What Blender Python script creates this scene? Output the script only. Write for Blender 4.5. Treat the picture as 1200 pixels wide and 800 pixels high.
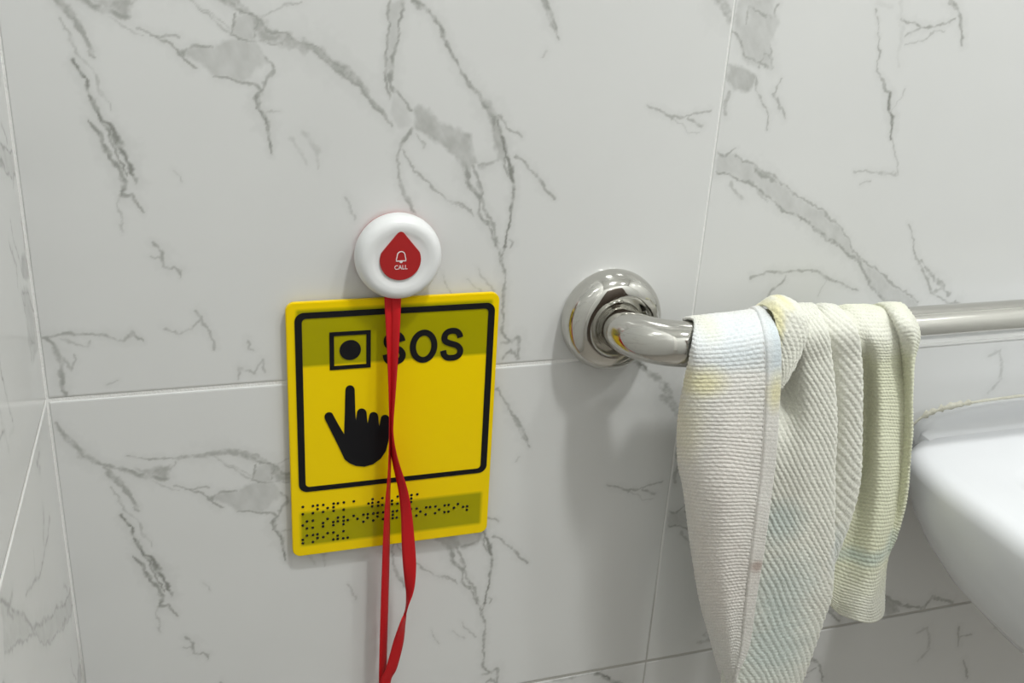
import bpy, bmesh, math
import numpy as np
from mathutils import Matrix, Vector

for o in list(bpy.data.objects):
    bpy.data.objects.remove(o)
SC = bpy.context.scene
COL = SC.collection

# ------------------------------------------------------------------ camera
# world: x along the back wall, y into the wall (wall face y = 0, room y < 0), z up; metres
F_PX = 1147.78
PITCH, YAW, ROLL = 0.3808, 0.3387, 0.0616
CAM = np.array([0.0914, -0.6233, 0.2832])
_cy, _sy, _cp, _sp = math.cos(YAW), math.sin(YAW), math.cos(PITCH), math.sin(PITCH)
FWD = np.array([_sy*_cp, _cy*_cp, -_sp])
_r = np.array([_cy, -_sy, 0.0]); _u = np.cross(_r, FWD)
RIGHT = _r*math.cos(ROLL) + _u*math.sin(ROLL)
UP = -_r*math.sin(ROLL) + _u*math.cos(ROLL)
cd = bpy.data.cameras.new('camera'); cam = bpy.data.objects.new('camera', cd); COL.objects.link(cam)
cd.sensor_width = 36.0; cd.lens = 36.0*F_PX/1200.0; cd.clip_start = 0.01
cam.matrix_world = Matrix(((RIGHT[0], UP[0], -FWD[0], CAM[0]), (RIGHT[1], UP[1], -FWD[1], CAM[1]),
                           (RIGHT[2], UP[2], -FWD[2], CAM[2]), (0, 0, 0, 1)))
SC.camera = cam

# ------------------------------------------------------------------ light and exposure
w = bpy.data.worlds.new('world'); SC.world = w; w.use_nodes = True
w.node_tree.nodes['Background'].inputs[0].default_value = (0.8, 0.85, 0.9, 1)
w.node_tree.nodes['Background'].inputs[1].default_value = 0.3
SC.view_settings.view_transform = 'Standard'; SC.view_settings.look = 'None'
SC.view_settings.gamma = 1.0; SC.view_settings.use_curve_mapping = False
SC.view_settings.exposure = -0.17
ROOM_X, ROOM_Y, FLOOR_Z, CEIL_Z = 1.95, -1.55, -0.80, 2.02
LIGHTS = [((0.63, -0.80), 0.085, 27.0), ((1.40, -1.10), 0.085, 11.0)]   # (x, y), radius, watts
def area_light(x, y, r, watts):
    ld = bpy.data.lights.new('downlight', 'AREA'); ld.shape = 'DISK'; ld.size = 2*r; ld.energy = watts
    ld.color = (0.985, 1.0, 0.985)
    lo = bpy.data.objects.new('downlight', ld); COL.objects.link(lo); lo.location = (x, y, CEIL_Z - 0.022)
for (lx, ly), lr, lw in LIGHTS:
    area_light(lx, ly, lr, lw)

# ------------------------------------------------------------------ helpers
def on_plane(u, v, y):
    """world point at depth y of a point measured in the 1200x800 photograph"""
    d = FWD + RIGHT*((u-600)/F_PX) - UP*((v-400)/F_PX)
    return CAM + d*((y-CAM[1])/d[1])
def mesh_obj(name, verts, faces, mat, parent=None, smooth=False):
    me = bpy.data.meshes.new(name)
    me.from_pydata([tuple(map(float, p)) for p in verts], [], faces)
    if mat: me.materials.append(mat)
    if smooth: me.polygons.foreach_set('use_smooth', [True]*len(me.polygons))
    o = bpy.data.objects.new(name, me); COL.objects.link(o)
    if parent: o.parent = parent
    return o
def fix_normals(o):
    bm = bmesh.new(); bm.from_mesh(o.data); bmesh.ops.recalc_face_normals(bm, faces=bm.faces); bm.to_mesh(o.data); bm.free()
    return o
def empty(name, loc=(0, 0, 0)):
    o = bpy.data.objects.new(name, None); COL.objects.link(o); o.location = loc; o.empty_display_size = 0.02
    return o
def tag(o, label=None, cat=None, group=None, kind=None):
    if label: o['label'] = label
    if cat: o['category'] = cat
    if group: o['group'] = group
    if kind: o['kind'] = kind
    return o
def box(name, x0, x1, y0, y1, z0, z1, mat, parent=None, bevel=0.0):
    bm = bmesh.new()
    vs = [bm.verts.new((x, y, z)) for x in (x0, x1) for y in (y0, y1) for z in (z0, z1)]
    for f in ((0, 1, 3, 2), (4, 6, 7, 5), (0, 4, 5, 1), (2, 3, 7, 6), (0, 2, 6, 4), (1, 5, 7, 3)):
        bm.faces.new([vs[i] for i in f])
    if bevel: bmesh.ops.bevel(bm, geom=bm.edges[:], offset=bevel, segments=2, affect='EDGES')
    bmesh.ops.recalc_face_normals(bm, faces=bm.faces)
    me = bpy.data.meshes.new(name); bm.to_mesh(me); bm.free()
    if mat: me.materials.append(mat)
    o = bpy.data.objects.new(name, me); COL.objects.link(o)
    if parent: o.parent = parent
    return o
def prism(name, pts, y_back, y_front, mat, parent=None, bevel=0.0):
    """solid plate from an outline of (x, z)"""
    bm = bmesh.new()
    f = bm.faces.new([bm.verts.new((x, y_front, z)) for x, z in pts])
    r = bmesh.ops.extrude_face_region(bm, geom=[f])
    for e in r['geom']:
        if isinstance(e, bmesh.types.BMVert): e.co.y = y_back
    if bevel:
        es = [e for e in bm.edges if all(abs(v.co.y-y_front) < 1e-7 for v in e.verts)]
        bmesh.ops.bevel(bm, geom=es, offset=bevel, segments=2, affect='EDGES')
    bmesh.ops.triangulate(bm, faces=[q for q in bm.faces if len(q.verts) > 4])
    bmesh.ops.recalc_face_normals(bm, faces=bm.faces)
    me = bpy.data.meshes.new(name); bm.to_mesh(me); bm.free()
    me.materials.append(mat)
    o = bpy.data.objects.new(name, me); COL.objects.link(o)
    if parent: o.parent = parent
    return o
def ring_prism(name, outer, inner, y_back, y_front, mat, parent=None):
    n = len(outer); V = []; Fc = []
    for y in (y_front, y_back):
        V += [(x, y, z) for x, z in outer] + [(x, y, z) for x, z in inner]
    for i in range(n):
        j = (i+1) % n
        Fc += [(i, j, n+j, n+i), (2*n+i, 3*n+i, 3*n+j, 2*n+j), (i, 2*n+i, 2*n+j, j), (n+i, n+j, 3*n+j, 3*n+i)]
    return fix_normals(mesh_obj(name, V, Fc, mat, parent))
def round_rect(x0, x1, z0, z1, r, seg=8):
    out = []
    for cx, cz, a0 in ((x1-r, z1-r, 0), (x0+r, z1-r, 90), (x0+r, z0+r, 180), (x1-r, z0+r, 270)):
        for k in range(seg+1):
            a = math.radians(a0+90*k/seg); out.append((cx+r*math.cos(a), cz+r*math.sin(a)))
    return out
def lathe(name, prof, center, mat, parent=None, seg=72, cap_end=True):
    """profile of (radius, depth) turned about an axis along y"""
    V = []; Fc = []; n = len(prof)
    for r, y in prof:
        for k in range(seg):
            a = 2*math.pi*k/seg
            V.append((center[0]+r*math.cos(a), center[1]+y, center[2]+r*math.sin(a)))
    for i in range(n-1):
        for k in range(seg):
            j = (k+1) % seg
            Fc.append((i*seg+k, i*seg+j, (i+1)*seg+j, (i+1)*seg+k))
    if cap_end: Fc.append(tuple((n-1)*seg+k for k in range(seg)))
    return fix_normals(mesh_obj(name, V, Fc, mat, parent, smooth=True))
def catmull(P, n):
    """index-uniform Catmull-Rom through rows of P, resampled to n rows (works on any trailing shape)"""
    P = np.asarray(P, float); m = len(P)
    t = np.linspace(0, m-1, n); i = np.clip(t.astype(int), 0, m-2); f = (t-i).reshape((-1,)+(1,)*(P.ndim-1))
    p0, p1, p2, p3 = P[np.clip(i-1, 0, m-1)], P[i], P[i+1], P[np.clip(i+2, 0, m-1)]
    return 0.5*(2*p1 + (p2-p0)*f + (2*p0-5*p1+4*p2-p3)*f**2 + (3*p1-p0-3*p2+p3)*f**3)
def spline_smooth(prof, n):
    return [tuple(p) for p in catmull(prof, n)]
_rng = np.random.default_rng(7)
_LAT = _rng.random((256, 256))
def vnoise(x, y):
    xi = np.floor(x).astype(int); yi = np.floor(y).astype(int); fx = x-xi; fy = y-yi
    fx = fx*fx*(3-2*fx); fy = fy*fy*(3-2*fy); g = lambda a, b: _LAT[a & 255, b & 255]
    return (g(xi, yi)*(1-fx)+g(xi+1, yi)*fx)*(1-fy) + (g(xi, yi+1)*(1-fx)+g(xi+1, yi+1)*fx)*fy
def fbm(x, y, o=3):
    s = 0; a = 0.5
    for k in range(o):
        s = s + a*vnoise(x*2**k+17.3*k, y*2**k+5.1*k); a *= 0.5
    return s/(1-0.5**o)

# ------------------------------------------------------------------ materials
def mat(name, color, rough=0.5, metal=0.0, **kw):
    m = bpy.data.materials.new(name); m.use_nodes = True
    b = m.node_tree.nodes['Principled BSDF']
    b.inputs['Base Color'].default_value = (*color, 1); b.inputs['Roughness'].default_value = rough
    b.inputs['Metallic'].default_value = metal
    for k, v in kw.items(): b.inputs[k.replace('_', ' ')].default_value = v
    return m
def N(m, typ, **props):
    n = m.node_tree.nodes.new(typ)
    for k, v in props.items(): setattr(n, k, v)
    return n
def L(m, a, b): m.node_tree.links.new(a, b)
def bsdf(m): return m.node_tree.nodes['Principled BSDF']
def add_bump(m, scale, strength, dist=0.001, detail=3):
    t = N(m, 'ShaderNodeTexNoise'); t.inputs['Scale'].default_value = scale; t.inputs['Detail'].default_value = detail
    tc = N(m, 'ShaderNodeTexCoord'); L(m, tc.outputs['Object'], t.inputs['Vector'])
    bp = N(m, 'ShaderNodeBump'); bp.inputs['Strength'].default_value = strength; bp.inputs['Distance'].default_value = dist
    L(m, t.outputs['Fac'], bp.inputs['Height']); L(m, bp.outputs['Normal'], bsdf(m).inputs['Normal'])
    return t
def noise_color(m, c1, c2, scale, detail=3):
    t = N(m, 'ShaderNodeTexNoise'); t.inputs['Scale'].default_value = scale; t.inputs['Detail'].default_value = detail
    tc = N(m, 'ShaderNodeTexCoord'); L(m, tc.outputs['Object'], t.inputs['Vector'])
    mx = N(m, 'ShaderNodeMix', data_type='RGBA')
    mx.inputs[6].default_value = (*c1, 1); mx.inputs[7].default_value = (*c2, 1)
    L(m, t.outputs['Fac'], mx.inputs[0]); L(m, mx.outputs[2], bsdf(m).inputs['Base Color'])
    return mx

M_tile = mat('marble_tile', (0.72, 0.725, 0.71), 0.16)
mx0 = noise_color(M_tile, (0.70, 0.705, 0.695), (0.745, 0.75, 0.74), 9, 2)
at = N(M_tile, 'ShaderNodeAttribute', attribute_name='vein')
mx1 = N(M_tile, 'ShaderNodeMix', data_type='RGBA'); mx1.inputs[7].default_value = (0.16, 0.165, 0.14, 1)
L(M_tile, at.outputs['Fac'], mx1.inputs[0]); L(M_tile, mx0.outputs[2], mx1.inputs[6]); L(M_tile, mx1.outputs[2], bsdf(M_tile).inputs['Base Color'])
M_grout = mat('white_grout', (0.90, 0.90, 0.885), 0.8); add_bump(M_grout, 700, 0.5)
_m = noise_color(M_grout, (0.90, 0.90, 0.885), (0.84, 0.84, 0.82), 25)
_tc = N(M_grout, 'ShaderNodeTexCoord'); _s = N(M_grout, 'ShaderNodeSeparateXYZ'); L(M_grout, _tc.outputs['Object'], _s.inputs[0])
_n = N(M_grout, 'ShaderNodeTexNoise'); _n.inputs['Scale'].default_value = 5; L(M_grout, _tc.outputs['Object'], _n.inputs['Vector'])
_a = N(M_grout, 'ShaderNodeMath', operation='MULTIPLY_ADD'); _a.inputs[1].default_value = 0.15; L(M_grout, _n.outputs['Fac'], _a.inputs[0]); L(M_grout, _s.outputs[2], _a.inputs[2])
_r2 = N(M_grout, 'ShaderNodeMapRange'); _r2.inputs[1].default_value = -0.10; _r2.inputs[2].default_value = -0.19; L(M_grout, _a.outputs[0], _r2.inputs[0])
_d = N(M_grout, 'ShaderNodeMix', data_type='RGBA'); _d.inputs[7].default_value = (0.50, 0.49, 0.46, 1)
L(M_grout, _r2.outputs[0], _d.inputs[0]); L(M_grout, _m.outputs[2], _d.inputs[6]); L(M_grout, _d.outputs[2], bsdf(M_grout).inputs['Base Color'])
M_chrome = mat('polished_steel', (0.57, 0.56, 0.525), 0.07, 1.0)
_t = N(M_chrome, 'ShaderNodeTexNoise'); _t.inputs['Scale'].default_value = 60; _t.inputs['Detail'].default_value = 6
_mr = N(M_chrome, 'ShaderNodeMapRange'); _mr.inputs[1].default_value = 0.35; _mr.inputs[2].default_value = 0.75
_mr.inputs[3].default_value = 0.04; _mr.inputs[4].default_value = 0.2
_tc = N(M_chrome, 'ShaderNodeTexCoord'); L(M_chrome, _tc.outputs['Object'], _t.inputs['Vector'])
L(M_chrome, _t.outputs['Fac'], _mr.inputs[0]); L(M_chrome, _mr.outputs[0], bsdf(M_chrome).inputs['Roughness'])
M_ceramic = mat('white_ceramic', (0.80, 0.81, 0.83), 0.08); noise_color(M_ceramic, (0.77, 0.785, 0.81), (0.79, 0.805, 0.83), 4)
M_seal = mat('aged_silicone', (0.72, 0.70, 0.58), 0.5)
noise_color(M_seal, (0.50, 0.48, 0.38), (0.80, 0.79, 0.70), 60, 4); add_bump(M_seal, 300, 0.6, 0.002)
M_white = mat('white_plastic', (0.80, 0.81, 0.81), 0.28); noise_color(M_white, (0.79, 0.80, 0.80), (0.81, 0.82, 0.82), 30)
M_red = mat('red_plastic', (0.42, 0.018, 0.02), 0.35); noise_color(M_red, (0.40, 0.016, 0.018), (0.44, 0.022, 0.022), 80)
M_print = mat('white_print', (0.85, 0.80, 0.80), 0.5)
M_ribbon = mat('red_ribbon', (0.56, 0.010, 0.014), 0.55); bsdf(M_ribbon).inputs['Specular IOR Level'].default_value = 0.25
_w = N(M_ribbon, 'ShaderNodeTexWave', bands_direction='Z'); _w.inputs['Scale'].default_value = 500
_tc = N(M_ribbon, 'ShaderNodeTexCoord'); L(M_ribbon, _tc.outputs['Object'], _w.inputs['Vector'])
_b = N(M_ribbon, 'ShaderNodeBump'); _b.inputs['Strength'].default_value = 0.15; _b.inputs['Distance'].default_value = 0.0005
L(M_ribbon, _w.outputs['Fac'], _b.inputs['Height']); L(M_ribbon, _b.outputs['Normal'], bsdf(M_ribbon).inputs['Normal'])
M_black = mat('black_tactile_print', (0.006, 0.006, 0.008), 0.5); bsdf(M_black).inputs['Specular IOR Level'].default_value = 0.25; add_bump(M_black, 900, 0.1, 0.0003)
M_tape = mat('foam_tape', (0.25, 0.24, 0.2), 0.9); add_bump(M_tape, 500, 0.4)
M_paint = mat('white_paint', (0.78, 0.78, 0.76), 0.7); add_bump(M_paint, 60, 0.1)
M_floor = mat('floor_tile', (0.40, 0.385, 0.36), 0.35); noise_color(M_floor, (0.33, 0.305, 0.27), (0.41, 0.38, 0.34), 6, 5)
M_added_door = mat('added_dark_door', (0.07, 0.05, 0.04), 0.45); noise_color(M_added_door, (0.06, 0.042, 0.032), (0.09, 0.065, 0.05), 12, 5)
M_lamp = mat('lamp_diffuser', (0.9, 0.9, 0.88), 0.5)
bsdf(M_lamp).inputs['Emission Color'].default_value = (1, 0.98, 0.94, 1); bsdf(M_lamp).inputs['Emission Strength'].default_value = 6.0

# ------------------------------------------------------------------ the veins printed on the tiles
# traced on the wall plane; both rows of a column carry the same print.  entries: (darkness, [(u, v, width)])
PXM = 0.00063
VEINS_1 = [
 (.55, [(65,0,5),(90,26,5),(103,51,3),(109,67,2)]), (.35, [(67,19,2),(81,37,2),(90,58,2),(109,81,2),(120,111,3),(133,129,2)]),
 (.8, [(88,71,4),(99,94,4),(109,116,4),(112,131,4),(127,148,5),(135,161,6),(141,176,7),(150,187,7),(159,212,5)]),
 (.7, [(105,142,3),(118,159,4),(129,184,5),(141,199,5),(146,217,5),(144,227,4)]), (.7, [(118,140,2),(128,158,3),(138,185,3),(150,205,3)]),
 (.6, [(144,227,4),(154,229,4),(167,249,2)]), (.35, [(142,225,2),(139,244,2),(141,270,2)]),
 (.6, [(99,0,3),(124,11,4),(150,22,5)]), (.5, [(161,32,2),(180,40,3),(212,45,2)]), (.6, [(184,43,2),(199,52,3),(214,66,3),(229,77,3)]),
 (.3, [(130,22,2),(150,34,3),(166,42,2)]),
 (.6, [(215,63,3),(229,54,3),(247,52,2)]), (.6, [(254,89,3),(278,96,3),(301,98,4),(305,105,4)]), (.55, [(305,105,3),(312,90,3),(322,82,3),(322,77,2),(310,66,2)]),
 (.75, [(305,103,4),(302,117,5),(301,124,5),(307,131,5),(312,140,5),(312,152,5),(313,160,4),(316,170,3),(319,182,1.5)]), (.4, [(312,131,2),(326,128,2)]),
 (.6, [(276,19,3),(270,42,3),(278,47,3),(297,49,3),(310,47,3),(330,54,3)]), (.6, [(283,15,3),(297,19,3),(301,29,3),(297,41,2)]),
 (.65, [(263,-2,6),(276,10,6),(283,15,4)]), (.4, [(223,0,2),(242,15,2),(262,34,2),(270,39,2)]), (.35, [(301,21,2),(319,15,2),(327,10,2),(340,5,3),(353,3,2)]),
 (.5, [(297,25,12),(310,40,14),(330,48,14),(349,51,12),(366,57,12),(382,68,11),(401,83,10),(418,97,8),(434,114,7),(447,130,5),(460,149,3)]),
 (.6, [(300,22,3),(313,34,3),(332,42,3),(352,47,3),(370,56,3),(390,72,3),(408,88,3)]), (.6, [(366,62,3),(382,73,3),(401,88,3),(418,101,4),(434,118,4),(447,133,3)]),
 (.6, [(458,0,3),(453.5,23,3),(453.5,52,3),(452,78,4),(455,114,3)]), (.65, [(470,0,5),(471,20,4),(465,42,3),(462,65,4),(458,91,6),(460,107,4)]),
 (.55, [(461,104,3),(472,119,3),(480,128,3)]),
 (.6, [(485,148,3),(474,162,4),(464,182,3),(465,201,3),(472,221,5),(478,234,5),(488,252,3)]), (.5, [(472,175,2),(482,195,3),(498,214,3),(524,236,3),(540,240,3),(550,250,2)]),
 (.35, [(487,156,2),(498,172,2)]),
 (.65, [(483,0,5),(498,8,6),(508,19,4),(517,37,3),(526,58,4),(543,84,4),(560,110,5),(569,125,7),(579,138,6),(580,159,4)]),
 (.8, [(583,142,4),(588,158,4),(591,174,6),(597,195,5),(602,214,4),(600,240,4),(597,259,3),(592,287,3),(589,305,3)]), (.6, [(592,176,3),(590,190,3),(596,204,2)]),
 (.5, [(561,196,6),(570,194,6),(582,186,6)]), (.5, [(584,136,3),(595,146,3),(610,160,2)]), (.55, [(605,183,3),(621,198,4),(636,216,4),(649,234,2)]),
 (.65, [(542,195,5),(547,212,5),(550,221,5),(563,231,5),(560,250,4),(573,264,4),(579,279,4),(587,296,4),(590,316,4),(590,345,4),(587,374,3),(593,394,4),(602,400,3)]),
 (.55, [(552,195,5),(563,224,4),(568,247,4),(579,267,3),(583,285,3)]), (.5, [(597,280,2),(600,284,3),(598,290,2)]),
 (.55, [(587,403,4),(608,394,5),(608,420,5),(600,410,4),(590,420,3)]),
 (.4, [(521,233,2),(541,244,2),(556,255,2)]), (.4, [(518,319,2),(527,345,2)]), (.35, [(547,328,2),(564,342,2)]),
 (.22, [(340,162,5),(350,178,4),(359,192,3)]), (.25, [(356,156,6),(372,175,7),(371,197,3)]), (.35, [(403,232,3),(416,258,2)]), (.3, [(202,201,2),(213,213,2)]),
 (.6, [(581,455,4),(596,478,4),(604,490,4),(611,502,4),(617,520,2)]), (.5, [(634,-4,5),(641,13,5),(644,29,4),(652,47,2)]), (.3, [(641,62,2),(637,68,2)]),
 (.55, [(180,285,3),(191,299,5),(191,313,3),(203,312,3),(210,318,4),(210,327,2)]), (.4, [(175,301,2),(189,303,2)]),
 (.45, [(231,364,3),(241,381,4),(245,388,3),(252,408,2)]), (.4, [(192,385,3),(210,391,3),(224,388,3),(238,371,3)]),
 (.45, [(290,399,3),(292,408,2),(297,411,2)]), (.4, [(278,445,2),(280,432,3),(297,437,2),(308,423,3),(311,437,3)]), (.35, [(126,450,2),(136,448,2)]),
 (.55, [(52,393,3),(84,391,4),(105,392,3),(130,394,4),(143,398,3),(154,391,3),(166,401,2)]), (.6, [(54,394,4),(65,413,6),(73,437,6),(75,462,4)]),
 (.4, [(66,414,3),(86,434,4),(87,416,2)]), (.35, [(70,399,3),(101,406,3),(104,400,2)]),
 (.5, [(761,125,2),(787,139,4),(810,135,2),(832,130,3)]), (.5, [(806,139,3),(823,148,3)]), (.25, [(789,140,2),(806,154,2),(821,155,2)]),
 (.5, [(838,-6,10),(850,10,12),(857,21,10)]),
 (.55, [(65,495,4),(80,516,7),(101,535,8),(119,544,6),(140,550,6),(164,557,7),(192,562,6)]), (.5, [(164,555,8),(185,553,8),(195,560,4)]),
 (.5, [(150,537,2),(203,537,3),(224,535,6),(248,531,8),(273,529,5),(301,534,5),(308,541,5)]), (.4, [(196,553,3),(206,541,3)]),
 (.55, [(122,548,4),(140,565,5),(161,593,3)]), (.3, [(250,534,2),(273,546,2),(294,558,2)]),
 (.55, [(739,421,8),(757,433,9),(775,448,10),(793,478,8)]), (.4, [(646,797,4),(669,794,5),(697,788,4),(721,781,4)]), (.8, [(700,788,4),(714,795,5)]),
 (.35, [(540,728,2),(550,742,2),(558,746,2)]),
]
POLY_1 = [(.5, [(107,-3),(154,-3),(150,22),(124,11)]),
 (.33, [(215,63),(229,54),(249,52),(271,47),(297,49),(307,62),(318,72),(300,80),(292,92),(278,96),(254,89),(242,78),(229,70)]),
 (.33, [(276,19),(284,16),(297,19),(301,29),(297,41),(297,49),(278,47),(270,42)]),
 (.28, [(457,0),(470,0),(471,20),(465,42),(462,65),(458,91),(452,78),(453,52),(453,23)]),
 (.5, [(483,128),(490,122),(498,125),(517,143),(550,159),(553,175),(561,192),(553,195),(547,208),(540,195),(535,182),(517,171),(498,156),(487,148)]),
 (.2, [(459,110),(472,119),(480,130),(484,148),(470,150),(458,140)]),
 (.5, [(565,114),(573,118),(584,138),(590,165),(597,180),(592,188),(580,185),(578,160),(572,135)])]
VEINS_2 = [
 (.55, [(874,28,3),(877,7,3),(892,15,3),(907,21,4),(912,7,3)]), (.55, [(859,37,3),(874,64,4),(892,75,4),(904,79,5),(904,52,3)]), (.5, [(888,80,3),(896,62,3),(905,68,5)]),
 (.5, [(885,94,3),(892,120,3),(902,135,2),(901,150,2)]), (.5, [(915,90,2),(907,109,3),(919,137,3)]), (.5, [(853,108,5),(849,135,4)]),
 (.55, [(840,178,3),(849,184,4),(862,174,2)]), (.5, [(862,184,3),(885,195,4),(904,204,4),(930,227,3),(960,244,3),(986,266,3),(1006,300,3),(1041,328,3),(1075,354,3)]),
 (.6, [(840,201,4),(870,212,4),(885,217,5),(911,242,4),(945,260,5),(975,283,6),(1006,304,6),(1019,332,6),(1038,355,5),(1060,385,4)]),
 (.6, [(885,200,9),(898,206,6),(910,214,3)]), (.35, [(855,214,4),(870,234,4)]), (.3, [(885,221,6),(900,238,5)]),
 (.55, [(1027,13,2),(1031,48,2),(1027,83,2),(1041,109,4)]), (.8, [(1041,109,4),(1045,140,5),(1043,160,3)]), (.4, [(1045,160,2),(1052,203,2)]),
 (.35, [(1001,201,2),(1030,203,3),(1049,202,4)]), (.35, [(1008,217,2),(1021,213,2)]),
 (.6, [(1056,22,3),(1080,31,3),(1095,33,4),(1119,22,2)]), (.5, [(1060,42,2),(1080,33,3)]), (.35, [(1060,52,2),(1089,42,2),(1106,35,2)]),
 (.15, [(1056,0,5),(1056,44,6),(1052,79,5)]), (.35, [(1045,133,2),(1058,112,2),(1060,103,2)]), (.12, [(1030,5,8),(1045,6,8)]),
 (.5, [(1065,263,2),(1073,298,3),(1087,328,4),(1091,343,5),(1109,353,4),(1127,357,3)]), (.5, [(1080,306,3),(1094,326,5),(1102,330,5),(1111,346,4)]), (.5, [(1091,343,4),(1106,337,5),(1095,328,4)]),
 (.5, [(899,348,5),(908,337,5),(916,330,4),(920,322,3)]), (.5, [(880,325,3),(905,318,4),(940,317,3),(962,319,4),(971,326,4),(1006,341,2)]), (.3, [(968,326,2),(960,346,2)]),
 (.3, [(1160,416,5),(1172,410,5),(1175,428,6),(1172,446,6),(1157,461,5)]),
 (.55, [(1038,698,6),(1057,709,6),(1083,712,6),(1093,700,7),(1116,706,6)]), (.5, [(1124,735,4),(1124,756,4)]), (.4, [(1126,745,3),(1139,743,3)]),
 (.5, [(1129,774,5),(1134,794,4)]), (.4, [(1163,737,4),(1184,734,3)]), (.4, [(817,752,6),(832,750,8),(826,742,6)]), (.6, [(951,770,5),(961,780,5),(965,797,4)]), (.5, [(962,717,6),(977,714,7),(970,707,5)]),
 (.4, [(1111,650,3),(1115,654,4)]),
]
POLY_2 = [(.3, [(866,-3),(909,-3),(913,28),(905,41),(905,79),(885,81),(870,67),(860,41),(861,20)]), (.5, [(855,75),(870,77),(885,92),(881,105),(857,107),(851,94)]),
 (.28, [(840,180),(862,182),(885,197),(904,206),(930,228),(960,246),(986,268),(1006,302),(1041,330),(1075,356),(1060,385),(1038,356),(1019,332),(1006,306),(975,283),(945,260),(911,242),(885,217),(870,212),(840,200)]),
 (.5, [(1036,699),(1051,706),(1054,717),(1038,722)])]
def print_density(x0, x1, veins, polys, step=0.0008):
    H = 0.3
    nx = int(round((x1-x0)/step)); nz = int(round(H/step))
    gx = np.linspace(x0, x1, nx+1); gz = np.linspace(0, H, nz+1)
    X, Z = np.meshgrid(gx, gz)                      # rows = z
    wvar = 0.35 + 1.3*fbm(X*240+12, Z*240+33)
    wx = X + 0.0050*(fbm(X*110, Z*110)-0.5) + 0.0020*(fbm(X*420+9, Z*420+4)-0.5)
    wz = Z + 0.0050*(fbm(X*110+40, Z*110+77)-0.5) + 0.0020*(fbm(X*420+31, Z*420+8)-0.5)
    rough = 0.15 + 1.5*fbm(X*260+3, Z*260+60)
    D = np.zeros_like(X)
    def put(P, fn, pad):
        for shift in (-H, 0, H):
            xs = P[:, 0]; zs = P[:, 1]+shift
            i0 = max(int((xs.min()-pad-x0)/step), 0); i1 = min(int((xs.max()+pad-x0)/step)+2, nx+1)
            j0 = max(int((zs.min()-pad)/step), 0); j1 = min(int((zs.max()+pad)/step)+2, nz+1)
            if i1 <= i0 or j1 <= j0: continue
            fn(slice(j0, j1), slice(i0, i1), np.stack([xs, zs], 1))
    def world(pts):
        P = np.array([on_plane(a[0], a[1], 0.0)[[0, 2]] for a in pts])
        P[:, 1] -= H*math.floor(P[:, 1].mean()/H)
        return P
    for dark, pts in veins:
        P = world(pts); wd = np.array([a[2] for a in pts])*PXM
        def fn(js, is_, Q):
            for k in range(len(Q)-1):
                a, b = Q[k], Q[k+1]; ab = b-a; L2 = (ab**2).sum()+1e-12
                t = np.clip(((wx[js, is_]-a[0])*ab[0]+(wz[js, is_]-a[1])*ab[1])/L2, 0, 1)
                d = np.hypot(wx[js, is_]-a[0]-t*ab[0], wz[js, is_]-a[1]-t*ab[1])
                wid = (wd[k]*(1-t)+wd[k+1]*t)*wvar[js, is_]
                s = np.clip(1.35 - d/(0.5*wid+0.00012), 0, 1)
                halo = 0.20*np.clip(1-d/(2.4*wid+0.0010), 0, 1)
                D[js, is_] = np.maximum(D[js, is_], np.maximum(dark*s*np.clip(rough[js, is_], 0, 1.05), dark*halo))
        put(P, fn, 0.012)
    for dark, pts in polys:
        P = world(pts)
        def fn(js, is_, Q):
            x = wx[js, is_]; z = wz[js, is_]; inside = np.zeros(x.shape, bool); dm = np.full(x.shape, 1.0)
            for k in range(len(Q)):
                a, b = Q[k], Q[(k+1) % len(Q)]; ab = b-a; L2 = (ab**2).sum()+1e-12
                t = np.clip(((x-a[0])*ab[0]+(z-a[1])*ab[1])/L2, 0, 1)
                dm = np.minimum(dm, np.hypot(x-a[0]-t*ab[0], z-a[1]-t*ab[1]))
                c = ((a[1] > z) != (b[1] > z)) & (x < ab[0]*(z-a[1])/(ab[1]+1e-12)+a[0]); inside ^= c
            sd = np.where(inside, dm, -dm)
            nz_ = 0.65*fbm(X[js, is_]*150+7, Z[js, is_]*130+50) + 0.35*fbm((X[js, is_]+0.6*Z[js, is_])*380+7, (Z[js, is_]-0.6*X[js, is_])*120+50)
            s = np.clip(0.5+(sd+0.0022*(nz_-0.5))/0.0030, 0, 1)*np.clip(0.25+1.1*nz_, 0.3, 1.1)
            D[js, is_] = np.maximum(D[js, is_], dark*s)
        put(P, fn, 0.008)
    return gx, gz, np.clip(D*0.92, 0, 1)
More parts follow.
